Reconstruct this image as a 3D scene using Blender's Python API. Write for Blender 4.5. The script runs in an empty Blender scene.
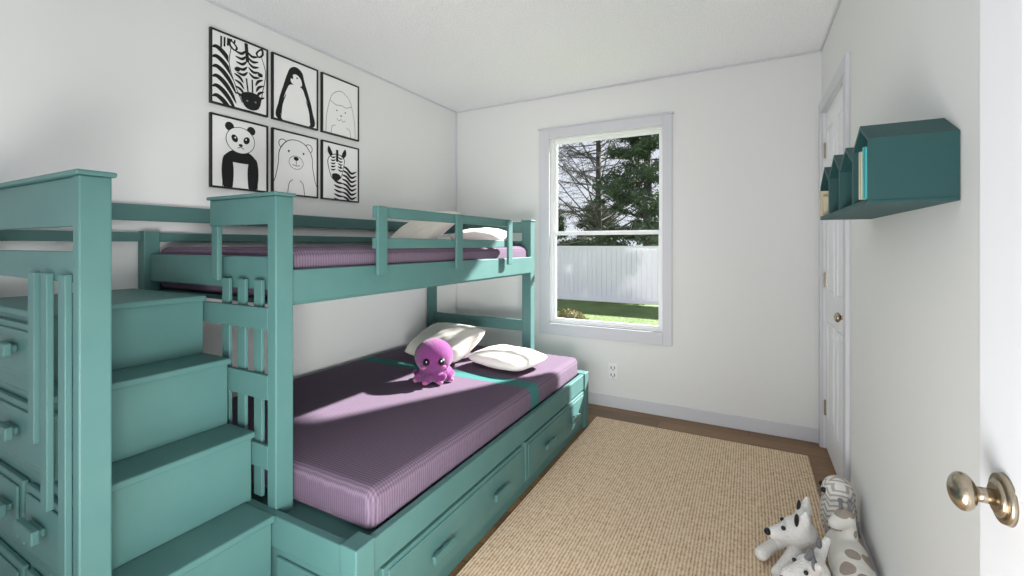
import bpy, bmesh, math, random
from mathutils import Vector, Matrix
random.seed(7)
scene=bpy.context.scene
COL=scene.collection
WL={}
def s2l(c):
    c=c/255.0
    return c/12.92 if c<=0.04045 else ((c+0.055)/1.055)**2.4
def rgb(t): return (s2l(t[0]),s2l(t[1]),s2l(t[2]),1)
# ---------------- materials
def mat(name,col,rough=0.5,bump=None,var=None,metal=0,spec=0.5,sheen=0):
    m=bpy.data.materials.new(name); m.use_nodes=True
    nt=m.node_tree; b=nt.nodes['Principled BSDF']
    b.inputs['Base Color'].default_value=rgb(col)
    b.inputs['Roughness'].default_value=rough
    b.inputs['Metallic'].default_value=metal
    b.inputs['Specular IOR Level'].default_value=spec
    if sheen: b.inputs['Sheen Weight'].default_value=sheen
    tc=nt.nodes.new('ShaderNodeTexCoord')
    if bump:
        n=nt.nodes.new('ShaderNodeTexNoise'); n.inputs['Scale'].default_value=bump[0]; n.inputs['Detail'].default_value=4
        nt.links.new(tc.outputs['Object'],n.inputs['Vector'])
        bp=nt.nodes.new('ShaderNodeBump'); bp.inputs['Strength'].default_value=bump[1]; bp.inputs['Distance'].default_value=bump[2] if len(bump)>2 else 0.005
        nt.links.new(n.outputs['Fac'],bp.inputs['Height']); nt.links.new(bp.outputs['Normal'],b.inputs['Normal'])
    if var:
        n=nt.nodes.new('ShaderNodeTexNoise'); n.inputs['Scale'].default_value=var[0]; n.inputs['Detail'].default_value=5
        nt.links.new(tc.outputs['Object'],n.inputs['Vector'])
        mx=nt.nodes.new('ShaderNodeMix'); mx.data_type='RGBA'
        mx.inputs[6].default_value=rgb(col); mx.inputs[7].default_value=rgb(var[1])
        rp=nt.nodes.new('ShaderNodeMapRange'); rp.inputs[1].default_value=0.35; rp.inputs[2].default_value=0.65
        nt.links.new(n.outputs['Fac'],rp.inputs[0]); nt.links.new(rp.outputs[0],mx.inputs[0])
        nt.links.new(mx.outputs[2],b.inputs['Base Color'])
    return m
M={}
M['wall']=mat('wall_paint',(228,229,227),0.75,(180,0.10,0.002))
M['ceil']=mat('ceiling_popcorn',(253,253,253),0.9,(100,0.5,0.008),(120,(238,239,243)))
M['trim']=mat('trim_paint',(209,210,215),0.45)
M['door']=mat('door_paint',(236,237,240),0.4)
M['teal']=mat('teal_paint',(78,117,113),0.5,(60,0.05,0.002),(6,(73,112,109)),0,.35)
M['tealshelf']=mat('dark_teal_paint',(34,78,78),0.6)
M['white']=mat('white_vinyl',(242,243,244),0.35)
M['black']=mat('black_satin',(14,14,15),0.4)
M['paper']=mat('white_paper',(240,240,238),0.8)
M['ink']=mat('black_ink',(18,18,20),0.8)
M['grayink']=mat('gray_ink',(130,130,132),0.8)
M['pillow']=mat('cream_cotton',(226,221,210),0.9,(9,0.3,0.02),None,0,0.2,0.2)
M['pillow2']=mat('white_cotton',(234,230,222),0.9,(9,0.3,0.02),None,0,0.2,0.2)
M['purpleplush']=mat('purple_plush',(118,56,112),0.95,(220,0.8,0.006),None,0,0.1,0.25)
M['pinkplush']=mat('pink_plush',(176,94,146),0.95,(220,0.8,0.006),None,0,0.1,0.3)
M['whiteplush']=mat('white_plush',(238,236,232),0.95,(160,0.9,0.008),None,0,0.1,0.3)
M['grayplush']=mat('gray_plush',(120,120,124),0.95,(160,0.9,0.008),None,0,0.1,0.3)
M['nickel']=mat('satin_nickel',(176,164,144),0.25,None,None,1)
M['lawn']=mat('grass',(76,100,46),0.95,(9,1,0.08),(1.2,(96,116,60)))
M['bark']=mat('bark',(78,74,72),0.9)
M['needle']=mat('needles',(76,88,78),0.8,None,(1.5,(92,102,90)))
M['needle2']=mat('dense_needles',(60,78,56),0.8,None,(1.5,(80,98,70)))
M['tan']=mat('dry_leaves',(150,136,102),0.9,None,(5,(102,114,66)))
M['bookA']=mat('turquoise_cover',(70,170,172),0.5)
M['bookB']=mat('cream_cover',(206,196,168),0.6)
M['dark']=mat('slot_dark',(40,40,40),0.6)
def fencemat():
    m=mat('fence_vinyl',(252,248,255),.5); nt=m.node_tree; b=nt.nodes['Principled BSDF']; o=nt.nodes['Material Output']
    t=nt.nodes.new('ShaderNodeBsdfTranslucent'); t.inputs[0].default_value=rgb((248,244,252))
    mx=nt.nodes.new('ShaderNodeMixShader'); mx.inputs[0].default_value=.035
    nt.links.new(b.outputs[0],mx.inputs[1]); nt.links.new(t.outputs[0],mx.inputs[2]); nt.links.new(mx.outputs[0],o.inputs[0]); return m
M['vinylfence']=fencemat()
def woodmat():
    m=bpy.data.materials.new('wood_floor'); m.use_nodes=True; nt=m.node_tree; b=nt.nodes['Principled BSDF']; L=nt.links
    g=nt.nodes.new('ShaderNodeNewGeometry')
    br=nt.nodes.new('ShaderNodeTexBrick'); br.inputs['Scale'].default_value=1
    br.inputs['Brick Width'].default_value=1.1; br.inputs['Row Height'].default_value=0.12; br.inputs['Mortar Size'].default_value=0.0015
    br.inputs['Color1'].default_value=rgb((152,114,74)); br.inputs['Color2'].default_value=rgb((120,90,58)); br.inputs['Mortar'].default_value=rgb((64,48,34))
    L.new(g.outputs['Position'],br.inputs['Vector'])
    mp=nt.nodes.new('ShaderNodeMapping'); mp.inputs['Scale'].default_value=(3,40,1); L.new(g.outputs['Position'],mp.inputs[0])
    n=nt.nodes.new('ShaderNodeTexNoise'); n.inputs['Scale'].default_value=2; n.inputs['Detail'].default_value=6; L.new(mp.outputs[0],n.inputs[0])
    mx=nt.nodes.new('ShaderNodeMix'); mx.data_type='RGBA'; mx.blend_type='MULTIPLY'; mx.inputs[0].default_value=0.6
    rp=nt.nodes.new('ShaderNodeMapRange'); rp.inputs[1].default_value=.3; rp.inputs[2].default_value=.7; rp.inputs[3].default_value=.55; rp.inputs[4].default_value=1.1
    L.new(n.outputs['Fac'],rp.inputs[0]); L.new(br.outputs['Color'],mx.inputs[6]); L.new(rp.outputs[0],mx.inputs[7]); L.new(mx.outputs[2],b.inputs['Base Color'])
    b.inputs['Roughness'].default_value=.4
    return m
M['wood']=woodmat()
def rugmat():
    m=bpy.data.materials.new('jute_weave'); m.use_nodes=True; nt=m.node_tree; b=nt.nodes['Principled BSDF']; L=nt.links
    g=nt.nodes.new('ShaderNodeNewGeometry')
    def wave(dirn,scale,dist):
        w=nt.nodes.new('ShaderNodeTexWave'); w.bands_direction=dirn; w.inputs['Scale'].default_value=scale; w.inputs['Distortion'].default_value=dist; w.inputs['Detail'].default_value=2; w.inputs['Detail Scale'].default_value=3
        L.new(g.outputs['Position'],w.inputs['Vector']); return w
    w1=wave('X',24,1.8); w2=wave('Y',38,1.8)
    mul=nt.nodes.new('ShaderNodeMath'); mul.operation='MULTIPLY'; L.new(w1.outputs['Fac'],mul.inputs[0]); L.new(w2.outputs['Fac'],mul.inputs[1])
    a1=nt.nodes.new('ShaderNodeMath'); a1.operation='MULTIPLY_ADD'; a1.inputs[1].default_value=.28; L.new(w1.outputs['Fac'],a1.inputs[0])
    m2=nt.nodes.new('ShaderNodeMath'); m2.operation='MULTIPLY'; m2.inputs[1].default_value=.36; L.new(mul.outputs[0],m2.inputs[0]); L.new(m2.outputs[0],a1.inputs[2])
    n=nt.nodes.new('ShaderNodeTexNoise'); n.inputs['Scale'].default_value=60; n.inputs['Detail'].default_value=6; L.new(g.outputs['Position'],n.inputs[0])
    ad=nt.nodes.new('ShaderNodeMath'); ad.operation='MULTIPLY_ADD'; ad.inputs[1].default_value=0.85; L.new(n.outputs['Fac'],ad.inputs[0])
    L.new(a1.outputs[0],ad.inputs[2])
    cr=nt.nodes.new('ShaderNodeValToRGB'); e=cr.color_ramp.elements; e[0].position=.30; e[0].color=rgb((174,141,108)); e[1].position=1; e[1].color=rgb((244,225,200))
    k=cr.color_ramp.elements.new(.62); k.color=rgb((220,193,161))
    L.new(ad.outputs[0],cr.inputs[0]); L.new(cr.outputs[0],b.inputs['Base Color']); b.inputs['Roughness'].default_value=.95
    b.inputs['Specular IOR Level'].default_value=.1
    bp=nt.nodes.new('ShaderNodeBump'); bp.inputs['Strength'].default_value=.6; bp.inputs['Distance'].default_value=.004
    L.new(ad.outputs[0],bp.inputs['Height']); L.new(bp.outputs[0],b.inputs['Normal'])
    return m
M['rug']=rugmat()
def knit(name,stripe):
    m=bpy.data.materials.new(name); m.use_nodes=True; nt=m.node_tree; b=nt.nodes['Principled BSDF']; L=nt.links
    tc=nt.nodes.new('ShaderNodeTexCoord')
    w=nt.nodes.new('ShaderNodeTexWave'); w.bands_direction='Y'; w.inputs['Scale'].default_value=28; w.inputs['Distortion'].default_value=1.8; w.inputs['Detail'].default_value=2
    w2=nt.nodes.new('ShaderNodeTexWave'); w2.bands_direction='X'; w2.inputs['Scale'].default_value=34; w2.inputs['Distortion'].default_value=1.2
    L.new(tc.outputs['Object'],w.inputs['Vector']); L.new(tc.outputs['Object'],w2.inputs['Vector'])
    ad=nt.nodes.new('ShaderNodeMath'); ad.operation='MULTIPLY_ADD'; ad.inputs[1].default_value=.8; L.new(w2.outputs['Fac'],ad.inputs[0]); L.new(w.outputs['Fac'],ad.inputs[2])
    hv=nt.nodes.new('ShaderNodeMath'); hv.operation='MULTIPLY'; hv.inputs[1].default_value=.56; L.new(ad.outputs[0],hv.inputs[0])
    cr=nt.nodes.new('ShaderNodeValToRGB'); e=cr.color_ramp.elements; e[0].color=rgb((86,72,88)); e[1].color=rgb((120,105,121))
    L.new(hv.outputs[0],cr.inputs[0])
    src=cr.outputs[0]
    if stripe is not None:
        sp=nt.nodes.new('ShaderNodeSeparateXYZ'); L.new(tc.outputs['Object'],sp.inputs[0])
        cm=nt.nodes.new('ShaderNodeMath'); cm.operation='COMPARE'; cm.inputs[1].default_value=stripe; cm.inputs[2].default_value=.052; L.new(sp.outputs[1],cm.inputs[0])
        mx=nt.nodes.new('ShaderNodeMix'); mx.data_type='RGBA'; L.new(cm.outputs[0],mx.inputs[0]); L.new(src,mx.inputs[6]); mx.inputs[7].default_value=rgb((66,116,113)); src=mx.outputs[2]
    L.new(src,b.inputs['Base Color']); b.inputs['Roughness'].default_value=.95; b.inputs['Specular IOR Level'].default_value=.05
    bp=nt.nodes.new('ShaderNodeBump'); bp.inputs['Strength'].default_value=.35; bp.inputs['Distance'].default_value=.002
    L.new(hv.outputs[0],bp.inputs['Height']); L.new(bp.outputs[0],b.inputs['Normal'])
    return m
M['knit1']=knit('purple_knit_striped',.235); M['knit2']=knit('purple_knit',None)
def glassmat():
    m=bpy.data.materials.new('window_glass'); m.use_nodes=True; nt=m.node_tree; nt.nodes.clear()
    o=nt.nodes.new('ShaderNodeOutputMaterial'); t=nt.nodes.new('ShaderNodeBsdfTransparent'); t.inputs[0].default_value=(.98,.985,.985,1)
    nt.links.new(t.outputs[0],o.inputs[0]); return m
M['glass']=glassmat()
def spotmat():
    m=bpy.data.materials.new('spotted_plush'); m.use_nodes=True; nt=m.node_tree; b=nt.nodes['Principled BSDF']; L=nt.links
    tc=nt.nodes.new('ShaderNodeTexCoord'); v=nt.nodes.new('ShaderNodeTexVoronoi'); v.inputs['Scale'].default_value=16; L.new(tc.outputs['Object'],v.inputs[0])
    cr=nt.nodes.new('ShaderNodeValToRGB'); cr.color_ramp.interpolation='CONSTANT'; e=cr.color_ramp.elements; e[0].color=rgb((164,152,140)); e[1].position=.46; e[1].color=rgb((230,227,220))
    L.new(v.outputs['Distance'],cr.inputs[0]); L.new(cr.outputs[0],b.inputs['Base Color']); b.inputs['Roughness'].default_value=.95; return m
M['spot']=spotmat()
def chevmat():
    m=bpy.data.materials.new('zigzag_plush'); m.use_nodes=True; nt=m.node_tree; b=nt.nodes['Principled BSDF']; L=nt.links
    tc=nt.nodes.new('ShaderNodeTexCoord'); sp=nt.nodes.new('ShaderNodeSeparateXYZ'); L.new(tc.outputs['Object'],sp.inputs[0])
    def ma(op,a,bb=None):
        n=nt.nodes.new('ShaderNodeMath'); n.operation=op
        if isinstance(a,(int,float)): n.inputs[0].default_value=a
        else: L.new(a,n.inputs[0])
        if bb is not None:
            if isinstance(bb,(int,float)): n.inputs[1].default_value=bb
            else: L.new(bb,n.inputs[1])
        return n.outputs[0]
    y=ma('PINGPONG',sp.outputs[1],.018); z=ma('ADD',sp.outputs[2],y); f=ma('PINGPONG',z,.011); g=ma('GREATER_THAN',f,.0065)
    mx=nt.nodes.new('ShaderNodeMix'); mx.data_type='RGBA'; L.new(g,mx.inputs[0]); mx.inputs[6].default_value=rgb((228,225,220)); mx.inputs[7].default_value=rgb((178,170,162))
    L.new(mx.outputs[2],b.inputs['Base Color']); b.inputs['Roughness'].default_value=.95; return m
M['chev']=chevmat()
# ---------------- builders
def link(o,parent=None,wloc=Vector((0,0,0)),**kw):
    COL.objects.link(o); WL[o.name]=Vector(wloc)
    if parent is not None:
        o.parent=parent; o.location=Vector(wloc)-WL[parent.name]
    else: o.location=wloc
    for k,v in kw.items(): o[k]=v
    return o
def empty(name,loc,**kw):
    o=bpy.data.objects.new(name,None); o.empty_display_size=.1
    return link(o,None,Vector(loc),**kw)
class MB:
    def __init__(s): s.bm=bmesh.new(); s.mi=0
    def box(s,x0,x1,y0,y1,z0,z1,mx=None):
        vs=[s.bm.verts.new(Vector(p)) for p in [(x0,y0,z0),(x1,y0,z0),(x1,y1,z0),(x0,y1,z0),(x0,y0,z1),(x1,y0,z1),(x1,y1,z1),(x0,y1,z1)]]
        if mx: 
            for v in vs: v.co=mx@v.co
        for f in [(0,3,2,1),(4,5,6,7),(0,1,5,4),(1,2,6,5),(2,3,7,6),(3,0,4,7)]:
            fc=s.bm.faces.new([vs[i] for i in f]); fc.material_index=s.mi
        return s
    def ell(s,c,r,rot=None,seg=20,rings=12):
        mx=Matrix.Translation(Vector(c))
        if rot is not None: mx=mx@rot
        if isinstance(r,(int,float)): r=(r,r,r)
        mx=mx@Matrix.Diagonal((r[0],r[1],r[2],1))
        res=bmesh.ops.create_uvsphere(s.bm,u_segments=seg,v_segments=rings,radius=1,matrix=mx)
        for v in res['verts']:
            for f in v.link_faces: f.material_index=s.mi; f.smooth=True
        return s
    def cone(s,a,b,r0,r1,seg=12,caps=True):
        a=Vector(a);b=Vector(b);d=b-a; q=d.to_track_quat('Z','Y').to_matrix().to_4x4()
        mx=Matrix.Translation((a+b)/2)@q
        res=bmesh.ops.create_cone(s.bm,cap_ends=caps,segments=seg,radius1=r0,radius2=r1,depth=d.length,matrix=mx)
        for v in res['verts']:
            for f in v.link_faces: f.material_index=s.mi; f.smooth=len(f.verts)==4
        return s
    def chain(s,pts,radii,sub=6):
        for i in range(len(pts)-1):
            for k in range(sub+1):
                t=k/sub; s.ell(Vector(pts[i]).lerp(Vector(pts[i+1]),t),radii[i]*(1-t)+radii[i+1]*t,seg=10,rings=6)
        return s
    def obj(s,name,mats,parent=None,bevel=0,seg=2,origin=None,remesh=None,recalc=True,smooth=False,subsurf=0,**kw):
        if recalc: bmesh.ops.recalc_face_normals(s.bm,faces=s.bm.faces[:])
        co=[v.co for v in s.bm.verts]
        mn=[min(c[i] for c in co) for i in range(3)]; mxx=[max(c[i] for c in co) for i in range(3)]
        o3=Vector(origin) if origin else Vector(((mn[0]+mxx[0])/2,(mn[1]+mxx[1])/2,mn[2]))
        for v in s.bm.verts: v.co-=o3
        if smooth:
            for f in s.bm.faces: f.smooth=True
        me=bpy.data.meshes.new(name); s.bm.to_mesh(me); s.bm.free()
        if not isinstance(mats,(list,tuple)): mats=[mats]
        for m in mats: me.materials.append(m)
        o=bpy.data.objects.new(name,me)
        link(o,parent,o3,**kw)
        if remesh:
            r=o.modifiers.new('r','REMESH'); r.mode='VOXEL'; r.voxel_size=remesh; r.use_smooth_shade=True
            sm=o.modifiers.new('s','SMOOTH'); sm.iterations=6; sm.factor=.5
        if bevel:
            b=o.modifiers.new('b','BEVEL'); b.width=bevel; b.segments=seg; b.limit_method='ANGLE'; b.angle_limit=math.radians(40)
        if subsurf:
            b=o.modifiers.new('ss','SUBSURF'); b.levels=subsurf; b.render_levels=subsurf
        return o
def B(name,m,dims,parent=None,bevel=.003,**kw):
    return MB().box(*dims).obj(name,M[m],parent,bevel,**kw)

XL,XR,YB,HC=-2.35,.40,3.34,2.44
YF=-1.0
ST=dict(kind='structure')
# ---------------- room
B('floor','wood',(XL-.1,XR+.6,YF,YB+.12,-.1,0),bevel=0,label='brown wood plank floor',category='floor',**ST)
B('ceiling','ceil',(XL-.1,XR+.1,YF,YB+.12,HC,HC+.1),bevel=0,label='white textured ceiling',category='ceiling',**ST)
B('wall_left','wall',(XL-.1,XL,YF,YB,0,HC),bevel=0,label='light gray painted wall behind the bunk bed',category='wall',**ST)
WX0,WX1,WZ0,WZ1=-1.44,-.53,.58,2.11
mb=MB(); 
mb.box(XL-.1,WX0,YB,YB+.12,0,HC).box(WX1,XR+.1,YB,YB+.12,0,HC).box(WX0,WX1,YB,YB+.12,0,WZ0).box(WX0,WX1,YB,YB+.12,WZ1,HC)
mb.obj('wall_back',M['wall'],label='light gray wall with the window',category='wall',**ST)
DY0,DY1,DZ=2.52,3.27,2.03
mb=MB(); mb.box(XR,XR+.1,YF,DY0,0,HC).box(XR,XR+.1,DY1,YB,0,HC).box(XR,XR+.1,DY0,DY1,DZ,HC)
mb.obj('wall_right',M['wall'],label='light gray wall with the closet door and shelf',category='wall',**ST)
B('baseboard_back','trim',(XL+.012,XR-.001,YB-.013,YB,0.0,.088),bevel=.004,label='white baseboard under the window',category='baseboard',**ST)
B('baseboard_left','trim',(XL,XL+.012,YF,YB-.001,0,.088),bevel=.004,label='white baseboard behind the bed',category='baseboard',**ST)
B('baseboard_right','trim',(XR-.013,XR,YF,2.455,0,.088),bevel=.004,label='white baseboard beside the closet door',category='baseboard',**ST)
B('trim_1','trim',(XL,XR,YB-.010,YB,HC-.012,HC),bevel=.003,label='thin ceiling trim strip',category='trim',**ST)
B('trim_2','trim',(XL,XL+.010,YF,YB-.010,HC-.012,HC),bevel=.003,label='thin ceiling trim strip',category='trim',**ST)
B('trim_3','trim',(XR-.010,XR,YF,YB-.010,HC-.012,HC),bevel=.003,label='thin ceiling trim strip',category='trim',**ST)
B('trim_4','trim',(XL,XL+.012,YB-.012,YB,.088,HC-.012),bevel=.003,label='thin corner trim strip',category='trim',**ST)
# window
mb=MB()
yc=YB-.02
mb.box(-1.515,-1.425,yc,YB,.51,2.165).box(-.545,-.48,yc,YB,.51,2.165).box(-1.425,-.545,yc,YB,2.09,2.165).box(-1.425,-.545,yc,YB,.51,.60)
mb.box(-1.525,-.470,YB-.024,YB,2.165,2.178)
win=mb.obj('window_1',M['trim'],bevel=.003,label='white double hung window with gray casing',category='window',**ST)
mb=MB(); y0,y1=YB+.02,YB+.10
mb.box(WX0,WX0+.03,y0,y1,WZ0,WZ1).box(WX1-.03,WX1,y0,y1,WZ0,WZ1).box(WX0+.03,WX1-.03,y0,y1,WZ1-.03,WZ1).box(WX0+.03,WX1-.03,y0,y1,WZ0,WZ0+.03)
mb.obj('window_frame',M['white'],win,bevel=.003)
def sash(z0,z1,y0,y1,nm):
    a,b=WX0+.03,WX1-.03; w=.022
    mb=MB().box(a,a+w,y0,y1,z0,z1).box(b-w,b,y0,y1,z0,z1).box(a+w,b-w,y0,y1,z1-w*1.2,z1).box(a+w,b-w,y0,y1,z0,z0+w*1.2)
    s=mb.obj('sash',M['white'],win,bevel=.002)
    MB().box(a+w,b-w,(y0+y1)/2-.002,(y0+y1)/2+.002,z0+w,z1-w).obj('glass_pane',M['glass'],s)
sash(WZ0+.03,1.335,YB+.035,YB+.055,'l'); sash(1.315,WZ1-.03,YB+.06,YB+.08,'u')
MB().box(-1.01,-.95,YB+.022,YB+.035,1.318,1.332).obj('sash_lock',M['white'],win,bevel=.002)
# closet door
def panel_frames(mb,x,sx,ya,yb,zs):
    for (p,q) in [(ya+.10,(ya+yb)/2-.05),((ya+yb)/2+.05,yb-.10)]:
        for (z0,z1) in zs:
            w=.018
            mb.box(x-sx,x,p,p+w,z0,z1).box(x-sx,x,q-w,q,z0,z1).box(x-sx,x,p+w,q-w,z1-w,z1).box(x-sx,x,p+w,q-w,z0,z0+w)
            mb.box(x-sx*.8,x,p+w+.02,q-w-.02,z0+w+.02,z1-w-.02)
def knob(parent,x,y,z,s=1,name='door_knob'):
    mb=MB()
    mb.cone((x+.0,y,z),(x-.006,y,z),.032*s,.030*s,28).cone((x-.006,y,z),(x-.011,y,z),.026*s,.018*s,28).cone((x-.009,y,z),(x-.03,y,z),.010*s,.009*s,20)
    mb.ell((x-.038,y,z),(.014*s,.024*s,.024*s),seg=28,rings=18)
    mb.obj(name,M['nickel'],parent,label='satin nickel round door knob')
d1=MB().box(XR+.012,XR+.047,DY0+.003,DY1-.003,.012,DZ-.004)
zs=[(.20,.78),(.95,1.55),(1.67,1.92)]
panel_frames(d1,XR+.012,.006,DY0,DY1,zs)
d1=d1.obj('door_1',M['door'],bevel=.002,label='white six panel closet door',category='door',**ST)
knob(d1,XR+.012,2.60,.885)
mb=MB().box(XR-.018,XR,DY0-.062,DY0,0,2.09).box(XR-.018,XR,DY1,YB-.02,0,2.09).box(XR-.018,XR,DY0,DY1,DZ,2.09)
mb.obj('trim_5',M['trim'],bevel=.003,label='white casing around the closet door',category='trim',**ST)
for z in (.25,1.02,1.8): MB().box(XR+.002,XR+.012,DY1-.02,DY1-.003,z-.045,z+.045).obj('hinge',M['nickel'],d1)
# near open door
NX=.268
d2=MB().box(NX,NX+.035,.04,.805,.012,2.03)
panel_frames(d2,NX,.005,.04,.805,zs)
d2=d2.obj('door_2',M['door'],bevel=.002,label='white panel bedroom door standing open',category='door',**ST)
knob(d2,NX,.737,.93,.92)
# outlet
ou=B('wall_outlet','white',(-.944,-.870,YB-.010,YB,.215,.334),bevel=.004,label='white duplex wall outlet above baseboard',category='outlet')
for z in (.247,.302):
    for dims in ((-.923,-.917,YB-.0115,YB-.009,z-.010,z+.010),(-.897,-.891,YB-.0115,YB-.009,z-.010,z+.010),(-.911,-.903,YB-.0115,YB-.009,z-.020,z-.013)):
        MB().box(*dims).obj('outlet_slot',M['dark'],ou)
# rug
B('jute_rug','rug',(-.955,.305,.1,3.08,.001,.011),bevel=.004,label='natural beige woven jute area rug',category='rug')
# ---------------- bunk bed
bed=empty('bunk_bed',(-1.65,1.7,0),label='teal painted bunk bed with storage stairs against wall',category='bunk bed')
T='teal'
def P(name,*boxes,bevel=.004,parent=None,**kw):
    mb=MB()
    for b in boxes: mb.box(*b)
    return mb.obj(name,M[T],parent or bed,bevel=bevel,**kw)
# posts
P('post',(-1.415,-1.37,.925,.99,0,1.394)); P('post',(-1.402,-1.368,.438,.50,0,1.394))
P('post',(-1.455,-1.385,2.89,2.96,0,1.40),(-1.46,-1.38,2.885,2.965,1.40,1.412)); P('post',(-2.335,-2.275,2.90,2.96,0,1.40)); P('post',(-2.335,-2.28,.94,1.0,0,1.29))
# handrails
P('handrail',(-1.76,-1.415,.928,.946,1.30,1.394),(-1.765,-1.362,.918,.997,1.394,1.406),(-1.75,-1.71,.928,.946,1.10,1.30))
P('handrail',(-2.33,-1.402,.445,.465,1.275,1.394),(-2.335,-1.36,.430,.508,1.394,1.406))
P('side_rail',(-2.33,-1.402,.445,.465,1.14,1.215))
for x,zb in ((-1.44,.40),(-1.55,.57),(-1.635,.72)): P('slat',(x-.02,x+.02,.430,.444,zb,1.16),bevel=.002)
for x in (-1.49,-1.585,-1.68): P('slat',(x-.022,x+.022,.940,.952,.37,1.11),bevel=.002)
for z0,z1 in ((.945,1.02),(.712,.795),(.48,.56)): P('side_rail',(-1.80,-1.41,.924,.939,z0,z1),bevel=.003)
# upper frame
P('bed_rail',(-1.40,-1.378,.99,2.89,1.03,1.145)); P('bed_rail',(-2.335,-2.31,1.0,2.90,1.03,1.145))
P('bed_rail',(-2.275,-1.415,.96,.985,1.075,1.19)); P('bed_rail',(-2.275,-1.455,2.92,2.945,1.03,1.145))
P('headboard_rail',(-2.275,-1.455,2.915,2.94,1.32,1.40)); P('headboard_rail',(-2.275,-1.455,2.915,2.94,1.21,1.26))
P('headboard_rail',(-2.275,-1.455,2.915,2.94,.60,.68))
P('bed_slats',(-2.31,-1.40,.99,2.91,1.02,1.035),bevel=0)
P('guardrail',(-2.33,-2.31,.50,2.90,1.335,1.405),(-2.33,-2.31,.50,2.90,1.245,1.285),(-2.335,-2.275,.47,.52,.9,1.405))
g=[(-1.378,-1.358,1.355,2.535,1.345,1.392),(-1.378,-1.358,1.355,2.535,1.215,1.26)]
for y in (1.355,1.915,2.48): g.append((-1.358,-1.342,y,y+.055,1.105,1.392))
P('guardrail',*g)
# lower frame
P('bed_rail',(-1.005,-.975,.90,2.93,.262,.362)); P('bed_rail',(-2.335,-2.31,.99,2.90,.262,.362))
P('bed_rail',(-2.33,-1.005,.90,.93,.262,.362)); P('bed_rail',(-2.33,-1.005,2.895,2.93,.262,.362))
P('corner_post',(-1.035,-.968,.893,.965,0,.372)); P('corner_post',(-1.045,-.968,2.86,2.937,0,.366))
P('base_plinth',(-1.005,-.985,.975,2.86,0,.055),(-1.0,-.99,.975,2.86,.055,.262),(-2.33,-1.045,.912,.928,0,.262),(-2.33,-1.045,2.905,2.925,0,.262),(-1.005,-.978,1.94,1.97,.055,.262))
P('end_panel',(-1.33,-1.08,.90,.912,.05,.235))
P('bed_slats',(-2.31,-1.005,.935,2.895,.315,.33),bevel=0)
def handleX(par,x,y,z):
    MB().box(x,x+.016,y-.03,y-.015,z-.008,z+.008).box(x,x+.016,y+.015,y+.03,z-.008,z+.008).box(x+.014,x+.03,y-.062,y+.062,z-.014,z+.014).obj('handle',M[T],par,bevel=.004)
def handleY(par,x,y,z):
    MB().box(x-.045,x+.045,y-.016,y,z-.010,z+.010).box(x-.060,x+.060,y-.032,y-.014,z-.018,z+.018).obj('handle',M[T],par,bevel=.004)
for ya,yb in ((1.0,1.935),(1.975,2.85)):
    d=P('drawer',(-.99,-.972,ya,yb,.06,.252),(-.972,-.966,ya+.02,yb-.02,.075,.238))
    L=yb-ya
    handleX(d,-.966,ya+L*.29,.155); handleX(d,-.966,ya+L*.74,.155)
# stairs
NZ=[(.14,-1.20),(.37,-1.33),(.60,-1.472),(.832,-1.61),(1.045,-1.765)]
mb=MB(); zp=0
for i,(z,x) in enumerate(NZ):
    mb.box(-2.32,x-.018,.472,.895 if i<2 else .918,zp,z-.022); zp=z-.022
mb.obj('staircase_body',M[T],bed,bevel=.002)
for i,(z,x) in enumerate(NZ):
    xb=NZ[i+1][1]-.018 if i<4 else -2.32
    P('stair_tread',(xb,x,.466,.898 if i<2 else .922,z-.022,z),bevel=.006)
# side stepped drawers
for (xa,xb,z0,z1,hx) in ((-2.06,-1.70,.855,1.01,-1.845),(-2.10,-1.58,.62,.79,-1.835),(-1.765,-1.46,.39,.57,-1.645),(-2.12,-1.79,.39,.57,-1.885),(-1.765,-1.42,.06,.33,-1.62),(-2.12,-1.79,.06,.33,-1.89)):
    d=P('drawer',(xa,xb,.456,.470,z0,z1),(xa+.02,xb-.02,.449,.456,z0+.018,z1-.018))
    handleY(d,hx,.449,(z0+z1)/2+.01)
# mattresses
def mattress(name,dims,m,label):
    o=MB().box(*dims).obj(name,M[m],bevel=.04,seg=8,smooth=False,label=label,category='mattress')
    for p in o.data.polygons: p.use_smooth=True
    return o
mattress('mattress',(-2.305,-1.018,1.0,2.885,.332,.470),'knit1','full mattress in purple knit cover with teal stripe')
mattress('mattress',(-2.30,-1.405,.992,2.905,1.037,1.222),'knit2','twin mattress in purple knit cover on upper bunk')
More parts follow.
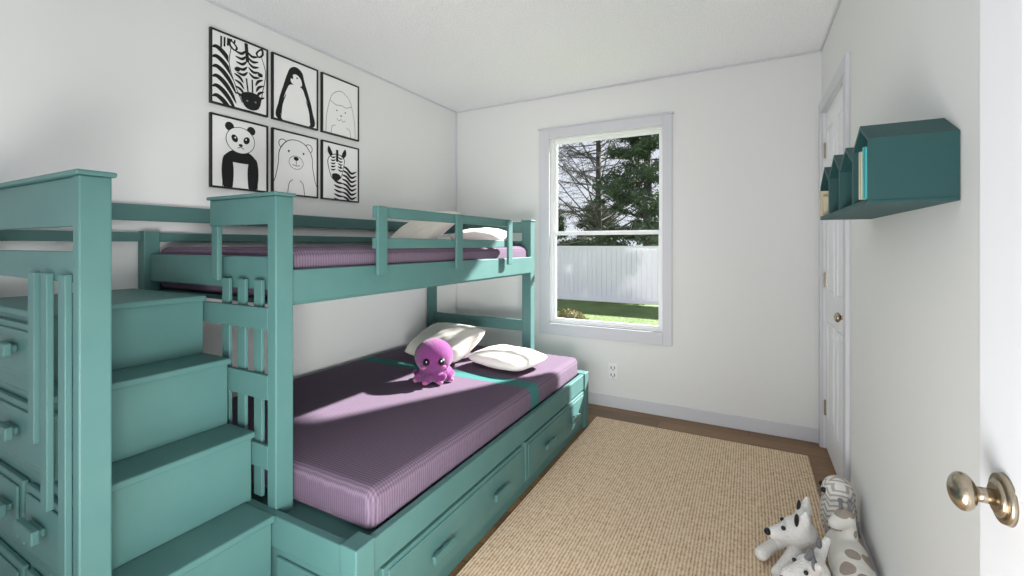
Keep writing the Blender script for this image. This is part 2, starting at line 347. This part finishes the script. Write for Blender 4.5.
# pillows
def pillow(name,c,w,d,h,rot,m,label,group=None):
    bm=bmesh.new(); n=28; rs=random.Random(len(label)*7+int(w*100))
    grid={}
    ph=[rs.uniform(0,6) for _ in range(6)]
    for side in (1,-1):
        for i in range(n+1):
            for j in range(n+1):
                u=-1+2*i/n; v=-1+2*j/n
                if side==-1 and (i in (0,n) or j in (0,n)): grid[(side,i,j)]=grid[(1,i,j)]; continue
                t=max(0,(1-abs(u)**2.6))*max(0,(1-abs(v)**2.6)); t=t**.48
                cu=u*(1-.10*v**4); cv=v*(1-.10*u**4)
                wr=.035*math.sin(7*u+3*v+ph[0])*math.sin(5*v+ph[1])+.02*math.sin(14*u-9*v+ph[2])
                grid[(side,i,j)]=bm.verts.new((cu*w/2,cv*d/2,side*h/2*t*(1+wr*1.6)))
    for side in (1,-1):
        for i in range(n):
            for j in range(n):
                q=[grid[(side,i,j)],grid[(side,i+1,j)],grid[(side,i+1,j+1)],grid[(side,i,j+1)]]
                if side==-1:q=q[::-1]
                f=bm.faces.new(q); f.smooth=True
    mx=Matrix.Translation(Vector(c))@rot
    for v in bm.verts: v.co=mx@v.co
    mb=MB(); mb.bm.free(); mb.bm=bm
    return mb.obj(name,M[m],label=label,category='pillow',**({'group':group} if group else {}))
def R(ax,deg): return Matrix.Rotation(math.radians(deg),4,ax)
pillow('pillow',(-1.82,2.45,.578),.52,.37,.11,R('Z',-8)@R('X',26),'pillow','cream pillow leaning beside the octopus toy')
pillow('pillow',(-1.335,2.45,.527),.44,.34,.10,R('Z',-12)@R('X',2),'pillow2','white pillow lying flat on purple mattress')
pillow('pillow',(-1.95,2.40,1.345),.46,.40,.12,R('Z',-14)@R('X',32),'pillow','cream pillow propped up on upper bunk')
pillow('pillow',(-1.68,2.70,1.289),.38,.34,.12,R('Z',5)@R('X',3),'pillow2','white pillow lying flat on upper bunk')
# ---------------- octopus
oc=Vector((-1.56,2.0,.472))
mb=MB()
mb.ell(oc+Vector((0,0,.137)),(.110,.104,.096),seg=28,rings=18); mb.ell(oc+Vector((0,0,.06)),(.075,.075,.05))
for k in range(8):
    a=k*math.pi/4+.2; d=Vector((math.cos(a),math.sin(a),0)); q=Vector((-d.y,d.x,0))
    mb.chain([oc+d*.03+Vector((0,0,.055)),oc+d*.068+Vector((0,0,.034)),oc+d*.090+Vector((0,0,.026)),oc+d*.098+q*.024+Vector((0,0,.044))],[.038,.033,.026,.018],5)
octo=mb.obj('plush_octopus',M['purpleplush'],remesh=.006,label='purple plush octopus toy sitting on lower mattress',category='stuffed toy')
vd=Vector((1.56,-2.0,0)).normalized(); sd=Vector((-vd.y,vd.x,0))
for s in (-1,1):
    c=oc+Vector((0,0,.126))+vd*.094+sd*s*.040
    e=MB().ell(c,.020,seg=16,rings=10).obj('eye',M['black'],octo)
    MB().ell(c+vd*.018+Vector((0,0,.006)),.004,seg=8,rings=6).obj('eye_glint',M['white'],e)
    MB().ell(oc+Vector((0,0,.094))+vd*.085+sd*s*.054,(.013,.013,.009)).obj('cheek',M['pinkplush'],octo)
for k in range(8):
    a=k*math.pi/4+.2; d=Vector((math.cos(a),math.sin(a),0)); q=Vector((-d.y,d.x,0))
    MB().ell(oc+d*.103+Vector((0,0,.015)),(.017,.017,.013)).obj('sucker',M['pinkplush'],octo)
# ---------------- posters
def ribbon(pts,w,n=8):
    P2=[Vector(p) for p in pts]
    if len(P2)==2: return P2
    sm=[]; E=[2*P2[0]-P2[1]]+P2+[2*P2[-1]-P2[-2]]
    for i in range(1,len(E)-2):
        for k in range(n):
            t=k/n; a,b,c,d=E[i-1],E[i],E[i+1],E[i+2]
            sm.append(.5*((2*b)+(-a+c)*t+(2*a-5*b+4*c-d)*t*t+(-a+3*b-3*c+d)*t**3))
    sm.append(P2[-1])
    return sm
class Art:
    def __init__(s,Y0,Z0,W,H): s.bm=bmesh.new(); s.Y0=Y0;s.Z0=Z0;s.W=W;s.H=H;s.k=0; s.rot=None
    def cl(s,p):
        if s.rot:
            cx,cy,an=s.rot; x,y=p[0]-cx,p[1]-cy; p=(cx+x*math.cos(an)-y*math.sin(an),cy+x*math.sin(an)+y*math.cos(an))
        return (min(1,max(0,p[0])),min(1.24,max(0,p[1])))
    def face(s,pts,mi):
        x=XL+.0136+.00012*s.k
        vs=[]
        for p in pts:
            p=s.cl(p); vs.append(s.bm.verts.new((x,s.Y0+p[0]*s.W,s.Z0+p[1]/1.24*s.H)))
        try: f=s.bm.faces.new(vs); f.material_index=mi
        except Exception: pass
    def poly(s,pts,mi=0,smooth=True):
        s.k+=1
        if smooth:
            P2=[Vector(p) for p in pts]; n=len(P2); out=[]
            for i in range(n):
                a,b,c,d=P2[i-1],P2[i],P2[(i+1)%n],P2[(i+2)%n]
                for k in range(6):
                    t=k/6; out.append(.5*((2*b)+(-a+c)*t+(2*a-5*b+4*c-d)*t*t+(-a+3*b-3*c+d)*t**3))
            pts=out
        s.face(pts,mi)
    def ell(s,c,rx,ry,mi=0,rot=0):
        s.k+=1; cr,sr=math.cos(rot),math.sin(rot)
        s.face([(c[0]+rx*math.cos(a)*cr-ry*math.sin(a)*sr,c[1]+rx*math.cos(a)*sr+ry*math.sin(a)*cr) for a in [2*math.pi*i/28 for i in range(28)]],mi)
    def stroke(s,pts,w,mi=0,taper=False):
        s.k+=1; sm=ribbon(pts,w); n=len(sm)
        L=[];Rr=[]
        for i,p in enumerate(sm):
            d=(sm[min(i+1,n-1)]-sm[max(i-1,0)]); d=Vector((-d.y,d.x)).normalized()
            ww=w/2*(math.sin(math.pi*(i+.3)/(n-.4))**.6 if taper else 1)
            L.append(p+d*ww); Rr.append(p-d*ww)
        for i in range(n-1): s.face([L[i],L[i+1],Rr[i+1],Rr[i]],mi)
    def stripe(s,pts,w): s.stroke(pts,w,0,True)
    def done(s,par):
        for f in s.bm.faces: 
            f.normal_update()
            if f.normal.x<0: f.normal_flip()
        mb=MB(); mb.bm.free(); mb.bm=s.bm
        return mb.obj('printed_drawing',[M['ink'],M['paper'],M['grayink']],par,recalc=False)
def poster(Y0,Z0,W,H,label,draw):
    x0=XL+.001; x1=XL+.018; t=.009
    f=MB().box(x0,x1,Y0,Y0+t,Z0,Z0+H).box(x0,x1,Y0+W-t,Y0+W,Z0,Z0+H).box(x0,x1,Y0+t,Y0+W-t,Z0,Z0+t).box(x0,x1,Y0+t,Y0+W-t,Z0+H-t,Z0+H)
    f=f.obj('picture_frame',M['black'],bevel=.001,label=label,category='framed picture',group='six framed animal drawings')
    MB().box(x0,XL+.013,Y0+t,Y0+W-t,Z0+t,Z0+H-t).obj('paper_sheet',M['paper'],f)
    a=Art(Y0+t,Z0+t,W-2*t,H-2*t); draw(a); a.done(f)
def d_zebra(a):
    for i in range(6):
        y=.92-.17*i
        a.stripe([(.0,y+.02),(.08,y+.05),(.20,y-.02),(.32,y-.16),(.42,y-.34)],.085)
    a.rot=(.58,.9,math.radians(5))
    for i in range(5):
        a.stripe([(.16+.06*i,1.02+.03*i),(.18+.06*i,1.22+.0*i)],.045)
    a.poly([(.34,1.10),(.27,.74),(.36,.4),(.46,.10),(.62,.02),(.80,.1),(.88,.4),(.97,.76),(.91,1.08),(.62,1.18)],1)
    a.stroke([(.34,1.08),(.28,.76),(.36,.4),(.46,.12)],.014); a.stroke([(.80,.12),(.88,.4),(.97,.76),(.91,1.06)],.014)
    for s in (0,1):
        ox=.40 if s==0 else .86; k=-1 if s==0 else 1
        a.poly([(ox,1.02),(ox+k*.1,1.10),(ox+k*.08,1.22),(ox-k*.06,1.10)],0)
        a.poly([(ox,1.05),(ox+k*.06,1.11),(ox+k*.05,1.17),(ox-k*.02,1.10)],1)
    for i in range(5):
        y=1.08-.095*i
        a.stripe([(.61,y),(.52,y-.07),(.40,y-.05)],.048); a.stripe([(.63,y),(.72,y-.07),(.84,y-.05)],.048)
    for i in range(4):
        y=.62-.11*i
        a.stripe([(.35,y),(.45,y-.05),(.51,y-.14)],.048); a.stripe([(.90,y),(.80,y-.05),(.74,y-.14)],.048)
    a.stripe([(.62,1.22),(.62,.88)],.09); a.stripe([(.57,.58),(.58,.34)],.04); a.stripe([(.68,.58),(.67,.34)],.04)
    a.ell((.41,.70),.05,.038); a.ell((.85,.70),.05,.038)
    a.poly([(.44,.27),(.49,.07),(.63,.01),(.77,.07),(.82,.27),(.63,.34)],0)
    a.ell((.55,.17),.022,.016,2); a.ell((.71,.17),.022,.016,2)
    a.rot=None
def d_penguin(a):
    a.poly([(.10,0),(.11,.35),(.20,.66),(.28,.90),(.36,1.08),(.5,1.15),(.64,1.08),(.70,.90),(.80,.64),(.89,.35),(.90,0)],0)
    a.poly([(.20,0),(.20,.36),(.29,.64),(.38,.76),(.62,.76),(.71,.62),(.80,.36),(.80,0)],1)
    a.poly([(.38,.82),(.40,.94),(.5,1.0),(.61,.93),(.63,.80),(.5,.76)],1)
    a.poly([(.26,.90),(.43,.96),(.43,.88)],0,False)
    a.ell((.52,.93),.018,.018); a.stripe([(.16,.05),(.18,.3),(.27,.54)],.03); a.stripe([(.84,.05),(.82,.3),(.73,.54)],.03)
def d_line(a):
    w=.012
    a.stroke([(.08,0),(.10,.35),(.17,.66),(.27,.88),(.5,1.0),(.73,.88),(.83,.66),(.90,.35),(.92,0)],w,2)
    a.stroke([(.20,.72),(.36,.66),(.5,.68),(.64,.66),(.80,.72)],w,2)
    a.ell((.38,.54),.016,.018); a.ell((.62,.54),.016,.018); a.ell((.5,.44),.03,.018,2)
    a.stroke([(.38,.36),(.44,.32),(.5,.36),(.56,.32),(.62,.36)],w,2)
    a.stroke([(.22,.0),(.25,.16),(.34,.20)],w,2); a.stroke([(.78,.0),(.75,.16),(.66,.20)],w,2)
def d_panda(a):
    a.ell((.30,1.10),.08,.08); a.ell((.70,1.10),.08,.08)
    a.stroke([(.18,0),(.19,.30),(.26,.55)],.013); a.stroke([(.82,0),(.81,.30),(.74,.55)],.013)
    a.poly([(.20,.50),(.30,.65),(.5,.70),(.70,.65),(.80,.50),(.5,.46)],0)
    for k in (-1,1): a.poly([(.5+k*.30,.56),(.5+k*.18,.56),(.5+k*.13,.36),(.5+k*.14,.06),(.5+k*.17,0),(.5+k*.30,0),(.5+k*.34,.30)],0)
    a.ell((.5,.88),.27,.245,0); a.ell((.5,.88),.258,.234,1)
    a.ell((.39,.90),.055,.072,0,.5); a.ell((.61,.90),.055,.072,0,-.5); a.ell((.40,.915),.014,.016,1); a.ell((.60,.915),.014,.016,1)
    a.ell((.5,.79),.038,.026); a.stroke([(.44,.73),(.5,.755),(.56,.73)],.012)
def d_bear(a):
    w=.013
    a.ell((.20,1.0),.095,.095,0); a.ell((.20,1.0),.080,.080,1); a.ell((.80,1.0),.095,.095,0); a.ell((.80,1.0),.080,.080,1)
    a.poly([(-.03,0),(.03,.3),(.09,.58),(.12,.86),(.28,1.07),(.5,1.13),(.72,1.07),(.88,.86),(.91,.58),(.97,.3),(1.03,0)],0)
    a.poly([(-.015,0),(.045,.3),(.105,.58),(.135,.85),(.29,1.055),(.5,1.115),(.71,1.055),(.865,.85),(.895,.58),(.955,.3),(1.015,0)],1)
    a.ell((.5,.66),.17,.14,0); a.ell((.5,.66),.16,.13,1); a.ell((.5,.74),.06,.04); a.stroke([(.5,.71),(.5,.61)],w); a.stroke([(.41,.61),(.5,.59),(.59,.61)],w)
    a.ell((.33,.87),.022,.024); a.ell((.67,.87),.022,.024); a.stroke([(.3,.0),(.34,.22),(.42,.3)],w); a.stroke([(.7,.0),(.66,.22),(.58,.3)],w)
def d_zebra2(a):
    for i in range(9):
        y=.72-.1*i
        a.stripe([(.52,y+.06),(.66,y+.02),(.8,y-.08),(.96,y-.02)],.06)
        if i>3: a.stripe([(.3,y+.1),(.42,y+.06),(.56,y+.05)],.05)
    a.poly([(.12,.86),(.16,.62),(.24,.46),(.36,.42),(.5,.5),(.56,.7),(.6,.92),(.46,1.02),(.25,1.0)],0)
    a.poly([(.14,.86),(.175,.63),(.25,.48),(.36,.44),(.485,.51),(.545,.7),(.58,.91),(.45,1.0),(.26,.985)],1)
    for s in (-1,1):
        for i in range(5):
            y=.96-.07*i
            a.stripe([(.37+s*.03,y),(.37+s*.1,y-.03),(.37+s*.17,y-.02)],.034)
    for x,k in ((.2,-1),(.56,1)): a.poly([(x,.95),(x+k*.08,1.05),(x+k*.05,1.17),(x-k*.05,1.02)],0)
    a.stripe([(.38,1.12),(.38,.85)],.09); a.poly([(.24,.55),(.28,.43),(.4,.42),(.48,.52),(.38,.58)],0); a.ell((.24,.72),.022,.022); a.ell((.48,.74),.022,.022)
fy=[1.234,1.556,1.881]; W=.298
poster(fy[0],1.932,W,.372,'framed black and white drawing of a zebra head',d_zebra)
poster(fy[1],1.932,W,.372,'framed black and white drawing of a penguin',d_penguin)
poster(fy[2],1.932,W,.372,'framed thin line drawing of a woolly animal',d_line)
poster(fy[0],1.516,W,.368,'framed black and white drawing of a panda',d_panda)
poster(fy[1],1.516,W,.368,'framed outline drawing of a polar bear',d_bear)
poster(fy[2],1.516,W,.368,'framed black and white drawing of a young zebra',d_zebra2)
# ---------------- house shelf
sh=empty('house_shelf',(.32,1.67,1.325),label='dark teal wall shelf of four gabled house cubbies',category='wall shelf')
def house(y0,y1,ze,zr):
    z0=1.333; t=.008; ym=(y0+y1)/2
    out=[(y0,z0),(y1,z0),(y1,ze),(ym,zr),(y0,ze)]
    inn=[(y0+t,z0+t*.5),(y1-t,z0+t*.5),(y1-t,ze-t*.4),(ym,zr-t*1.4),(y0+t,ze-t*.4)]
    bm=MB(); xa,xb=.2425,.398
    A=[bm.bm.verts.new((xa,)+p) for p in out];Bv=[bm.bm.verts.new((xb,)+p) for p in out];C=[bm.bm.verts.new((xa,)+p) for p in inn];D=[bm.bm.verts.new((xb-.006,)+p) for p in inn]
    for i in range(5):
        j=(i+1)%5
        bm.bm.faces.new([A[i],A[j],Bv[j],Bv[i]]); bm.bm.faces.new([C[i],D[i],D[j],C[j]]); bm.bm.faces.new([A[i],C[i],C[j],A[j]])
    bm.bm.faces.new(Bv); bm.bm.faces.new(D)
    bm.obj('house_cubby',M['tealshelf'],sh)
house(1.287,1.459,1.475,1.523); house(1.461,1.655,1.452,1.505); house(1.657,1.852,1.46,1.52); house(1.854,2.058,1.45,1.512)
MB().box(.2425,.398,1.285,2.06,1.325,1.333).obj('shelf_board',M['tealshelf'],sh,bevel=.001)
def book(y0,t,z1,m,label,x=.234):
    c=MB().box(x,.36,y0,y0+.0015,1.338,z1).box(x,.36,y0+t-.0015,y0+t,1.338,z1).box(x-.001,x+.001,y0,y0+t,1.338,z1)
    b=c.obj('book',M[m],label=label,category='book',group='picture books on the house shelf')
    MB().box(x+.0015,.357,y0+.0016,y0+t-.0016,1.340,z1-.003).obj('pages',M['paper'],b)
book(1.298,.012,1.458,'bookA','turquoise hardcover book standing in largest cubby',.237); book(1.313,.014,1.45,'bookB','cream book standing beside the turquoise book',.233)
book(2.02,.012,1.432,'bookB','cream book standing in the far cubby',.239); book(1.998,.010,1.41,'bookB','thin cream book in the far cubby',.243)
# ---------------- plush toys by wall
G=.013
def plush(parts,name,m,label,vox=.006):
    mb=MB()
    for p in parts:
        if p[0]=='e': mb.ell(p[1],p[2],p[3] if len(p)>3 else None)
        else: mb.chain(p[1],p[2],5)
    return mb.obj(name,M[m],remesh=vox,label=label,category='stuffed toy')
V=Vector
# fox-like wolf: slumped low, big pointed ears, floppy limbs
c=V((.165,2.06,G)); hd=c+V((.0,-.06,.13))
wolf=plush([('e',c+V((.015,.03,.065)),(.066,.09,.065)),('c',[c+V((.01,0,.09)),hd],[.045,.05]),('e',hd,(.060,.062,.050)),
 ('c',[hd+V((-.03,-.015,-.004)),hd+V((-.080,-.045,-.004))],[.038,.024]),
 ('c',[c+V((0,-.06,.07)),c+V((-.04,-.12,.04)),c+V((-.07,-.18,.024))],[.026,.022,.025]),
 ('c',[c+V((-.02,.02,.06)),c+V((-.08,-.03,.035)),c+V((-.12,-.09,.026))],[.028,.023,.026]),
 ('c',[hd+V((.01,-.030,.03)),hd+V((.015,-.045,.07)),hd+V((.02,-.055,.105))],[.030,.022,.007]),('c',[hd+V((.015,.035,.03)),hd+V((.03,.055,.07)),hd+V((.035,.065,.105))],[.030,.022,.007])],
 'plush_wolf','whiteplush','white plush wolf toy with black nose and dark ears',.005)
MB().ell(hd+V((-.101,-.053,.000)),(.013,.015,.012)).obj('nose',M['black'],wolf)
for s in (-1,1):
    MB().ell(hd+V((-.050,-.02+s*.030,.026)),.008,seg=12,rings=8).obj('eye',M['black'],wolf)
MB().ell(hd+V((-.008,-.052,.068)),(.008,.011,.028),R('X',14)).obj('inner_ear',M['black'],wolf)
MB().ell(hd+V((.008,.048,.068)),(.008,.011,.028),R('X',-16)).obj('inner_ear',M['black'],wolf)
# donkey in front, slumped, limbs forward
c=V((.185,1.79,G)); hd=c+V((.0,-.02,.135))
don=plush([('e',c+V((.01,.03,.06)),(.066,.085,.06)),('c',[c+V((.01,0,.08)),hd],[.045,.045]),('e',hd,(.053,.053,.047)),
 ('c',[hd,hd+V((-.062,-.048,-.012))],[.045,.033]),
 ('c',[hd+V((.0,-.035,.03)),hd+V((.01,-.085,.07))],[.022,.013]),('c',[hd+V((.02,.03,.03)),hd+V((.05,.065,.08))],[.022,.013]),
 ('c',[c+V((.03,-.05,.06)),c+V((.05,-.12,.045)),c+V((.06,-.20,.03))],[.03,.025,.028]),
 ('c',[c+V((-.03,0,.06)),c+V((-.09,-.03,.04)),c+V((-.13,-.07,.03))],[.03,.025,.028]),
 ('c',[c+V((.0,.0,.06)),c+V((-.04,-.09,.045)),c+V((-.05,-.17,.028))],[.03,.024,.027])],
 'plush_donkey','whiteplush','white plush donkey toy slumped on the floor',.005)
for s in (-1,1):
    MB().ell(hd+V((-.036+s*.014,-.034-s*.026,.026)),.007,seg=12,rings=8).obj('eye',M['black'],don)
MB().ell(hd+V((.0,-.068,.064)),(.009,.018,.016),R('X',40)).obj('inner_ear',M['grayplush'],don)
MB().ell(hd+V((.026,.050,.068)),(.009,.016,.018),R('X',-40)).obj('inner_ear',M['grayplush'],don)
MB().ell(hd+V((-.088,-.068,-.010)),(.009,.010,.008)).obj('nose',M['grayplush'],don)
MB().cone(hd+V((-.005,-.005,.04)),hd+V((.0,-.005,.078)),.018,.004,10).obj('forelock',M['grayplush'],don)
# giraffe spotted, lying along the wall
c=V((.318,1.92,G))
hd=c+V((-.005,.10,.215))
gi=plush([('c',[c+V((.0,.13,.085)),c+V((0,.0,.085)),c+V((.005,-.18,.072))],[.068,.070,.060]),('c',[c+V((0,.12,.12)),hd],[.045,.032]),('c',[hd,hd+V((-.035,-.04,-.012))],[.034,.024]),
 ('c',[c+V((.0,-.18,.07)),c+V((-.01,-.27,.04)),c+V((-.015,-.33,.03))],[.045,.03,.028]),('c',[c+V((.03,-.18,.07)),c+V((.04,-.28,.05)),c+V((.04,-.36,.03))],[.04,.03,.026])],
 'plush_giraffe','spot','cream plush giraffe with gray brown spots by wall')
for s in (-1,1): MB().cone(hd+V((s*.012,0,.028)),hd+V((s*.014,0,.055)),.006,.006,8).ell(hd+V((s*.014,0,.058)),.009,seg=8,rings=6).obj('horn',M['grayplush'],gi)
# owl
c=V((.322,2.225,G))
ow=plush([('e',c+V((0,0,.12)),(.064,.08,.118)),('e',c+V((0,0,.205)),(.058,.07,.068))],
 'plush_owl','chev','gray and white zigzag patterned plush owl by wall')
for s in (-1,1): MB().ell(c+V((-.052,s*.028,.22)),.011,seg=12,rings=8).obj('eye',M['black'],ow)
MB().cone(c+V((-.054,0,.205)),c+V((-.073,0,.195)),.01,.002,8).obj('beak',M['grayplush'],ow)
# ---------------- outside
GZ=-.6
MB().box(-60,60,3.6,90,GZ-.1,GZ).obj('lawn',M['lawn'],label='green grass lawn outside the window',category='lawn',kind='stuff')
mb=MB(); fyy=13.7
x=-14.0
def quad(mb,x0,x1,y0,y1,z0,z1):
    vs=[mb.bm.verts.new(p) for p in ((x0,y0,z0),(x1,y1,z0),(x1,y1,z1),(x0,y0,z1))]; mb.bm.faces.new(vs)
while x<6:
    quad(mb,x,x+.137,fyy,fyy,GZ+.06,GZ+1.74); quad(mb,x+.137,x+.146,fyy,fyy+.03,GZ+.06,GZ+1.74); quad(mb,x+.146,x+.155,fyy+.03,fyy,GZ+.06,GZ+1.74); x+=.155
mb.box(-14,6,fyy-.02,fyy-.01,GZ+1.72,GZ+1.80).box(-14,6,fyy-.02,fyy-.01,GZ+.05,GZ+.16)
mb.obj('privacy_fence',M['vinylfence'],recalc=False,label='white vinyl privacy fence across the lawn',category='fence')
def tree(x,y,h,spread,nbr,seed,leaf,leafm,label,name='pine_tree',droop=.1,lsz=.13,tw=7,br=1.0,narrow=.5,low=.12,tri=1,el=(-.05,.30)):
    rs=random.Random(seed); e=empty(name,(x,y,GZ),label=label,category='tree')
    base=V((x,y,GZ)); tr=MB(); lf=bmesh.new()
    tr.cone(base,base+V((0,0,h*.55)),.20*br,.13*br,8).cone(base+V((0,0,h*.55)),base+V((rs.uniform(-.2,.2),0,h)),.13*br,.02,8)
    def leafs(p,n,s):
        for _ in range(n):
            c=p+V((rs.gauss(0,s),rs.gauss(0,s),rs.gauss(0,s*.6))); c.z=max(c.z,GZ+.25)
            a=V((rs.uniform(-1,1),rs.uniform(-1,1),rs.uniform(-1,1))).normalized()*lsz; b=V((rs.uniform(-1,1),rs.uniform(-1,1),rs.uniform(-1,1))).normalized()*lsz*narrow
            lf.faces.new([lf.verts.new(c-a),lf.verts.new(c+b),lf.verts.new(c+a)])
    for i in range(nbr):
        f=low+(.98-low)*(i+rs.random())/nbr; z=h*f; a=i*2.4+rs.uniform(-.4,.4)
        L=spread*(1-f)**.7*rs.uniform(.7,1.1)+.3
        d=V((math.cos(a),math.sin(a),rs.uniform(*el)-droop)); p0=base+V((0,0,z)); p1=p0+d*L*.55; p2=p1+(d+V((0,0,.12)))*L*.45
        r=(.045*(1-f)+.014)*br
        tr.cone(p0,p1,r,r*.6,4,False).cone(p1,p2,r*.6,.008*br,4,False)
        for k in range(tw):
            t=rs.uniform(.2,1); q=p0.lerp(p1,t*2) if t<.5 else p1.lerp(p2,t*2-1)
            sa=a+rs.choice((-1,1))*rs.uniform(.5,1.1); q2=q+V((math.cos(sa),math.sin(sa),rs.uniform(-.3,.3)))*L*.3*rs.uniform(.6,1.1)
            tr.cone(q,q2,.013*br,.006*br,3,False)
            if tri>1:
                for _ in range(tri):
                    u=rs.random(); w0=q.lerp(q2,u); w1=w0+V((rs.uniform(-1,1),rs.uniform(-1,1),rs.uniform(-.7,.7)))*.28
                    tr.cone(w0,w1,.008*br,.004*br,3,False)
                    leafs(w1,leaf//3,.08)
            leafs(q.lerp(q2,.6),leaf,.13*lsz/.13)
            leafs(q2,leaf//2,.12*lsz/.13)
    tr.obj('trunk',M['bark'],e,recalc=False)
    mb=MB(); mb.bm.free(); mb.bm=lf
    mb.obj('foliage',M[leafm],e,recalc=False,kind='stuff')
tree(-6.6,21.6,11.5,4.2,115,3,3,'needle','tall sparse pine tree with thin branches behind the fence',droop=.0,tw=11,br=1.0,lsz=.07,narrow=.25,low=.18,tri=5,el=(-.2,.9))
tree(-13.2,27.0,8,2.2,50,4,14,'needle2','dense green pine tree behind the fence',lsz=.15)
tree(-3.3,16.9,10.5,1.8,110,5,24,'needle2','dense dark pine tree behind the fence',lsz=.12,low=.05,tw=9,el=(-.2,.6))
tree(-10.0,32.5,5.0,2.2,50,6,26,'needle2','low dense evergreen tree far behind the fence',lsz=.18,low=.08)
tree(-4.4,32,5.0,2.2,50,8,26,'needle2','low dense evergreen tree far behind the fence',lsz=.18,low=.08)
tree(-15.0,35,5.5,2.2,50,9,26,'needle2','low dense evergreen tree far behind the fence',lsz=.18,low=.08)
rs=random.Random(2); bm=bmesh.new()
for _ in range(1500):
    u=V((rs.gauss(0,1),rs.gauss(0,1),rs.gauss(0,1))).normalized()*rs.uniform(.6,1)
    p=V((-3.25,8.6,GZ+.18))+V((u.x*.42,u.y*.4,abs(u.z)*.34)); a=V((rs.uniform(-1,1),rs.uniform(-1,1),rs.uniform(-1,1))).normalized()*.05; b=V((rs.uniform(-1,1),rs.uniform(-1,1),rs.uniform(-1,1))).normalized()*.03
    bm.faces.new([bm.verts.new(p-a),bm.verts.new(p+b),bm.verts.new(p+a)])
mb=MB(); mb.bm.free(); mb.bm=bm; mb.obj('garden_shrub',M['tan'],recalc=False,label='small tan and green shrub on the lawn',category='shrub')
# ---------------- world & lights
w=bpy.data.worlds.new('World'); scene.world=w; w.use_nodes=True; nt=w.node_tree; bg=nt.nodes['Background']
tc=nt.nodes.new('ShaderNodeTexCoord'); sp=nt.nodes.new('ShaderNodeSeparateXYZ'); nt.links.new(tc.outputs['Generated'],sp.inputs[0])
cr=nt.nodes.new('ShaderNodeValToRGB'); e=cr.color_ramp.elements; e[0].position=0; e[0].color=rgb((228,232,240)); e[1].position=.6; e[1].color=rgb((208,217,236))
nt.links.new(sp.outputs[2],cr.inputs[0]); nt.links.new(cr.outputs[0],bg.inputs[0]); bg.inputs[1].default_value=1.06
def lamp(kind,name,loc,energy,**kw):
    l=bpy.data.lights.new(name,kind); l.energy=energy
    for k,v in kw.items(): setattr(l,k,v)
    o=bpy.data.objects.new(name,l); COL.objects.link(o); o.location=loc; return o
sun=lamp('SUN','sun',(5,12,8),25,angle=math.radians(1.8),color=(1,.975,.95))
sun.rotation_euler=Vector((-.50,-1,-.75)).to_track_quat('-Z','Y').to_euler()
a=lamp('AREA','far_fill',(-1.0,-5.0,1.5),34,shape='RECTANGLE',size=4,size_y=2.6,color=(1,.995,.99))  # added fill light far behind the camera, evens out the room
a.rotation_euler=Vector((0,1,0)).to_track_quat('-Z','Y').to_euler()
a2=lamp('AREA','ceiling_fill',(-.40,-.15,.4),27,shape='RECTANGLE',size=.9,size_y=.9,color=(1,.995,.99))  # added fill below the view, aimed up to brighten the ceiling
a2.rotation_euler=Vector((.08,.85,1)).to_track_quat('-Z','Y').to_euler()
a3=lamp('AREA','low_fill',(.12,.0,.64),12,shape='RECTANGLE',size=.5,size_y=.5,color=(1,.995,.99),spread=math.radians(85))
a3.rotation_euler=Vector((-2.4,2.4,.10)).to_track_quat('-Z','Y').to_euler()
# ---------------- camera
cd=bpy.data.cameras.new('camera'); cam=bpy.data.objects.new('camera',cd); COL.objects.link(cam)
cam.location=(0,0,1.23); cam.rotation_euler=(math.radians(90),0,math.radians(28))
cd.sensor_width=36; cd.lens=445/1024*36; cd.shift_y=-43/1024; cd.clip_start=.02; cd.clip_end=300
scene.camera=cam
try: scene.view_settings.view_transform='Standard'; scene.view_settings.look='None'
except Exception as ex: print(ex)
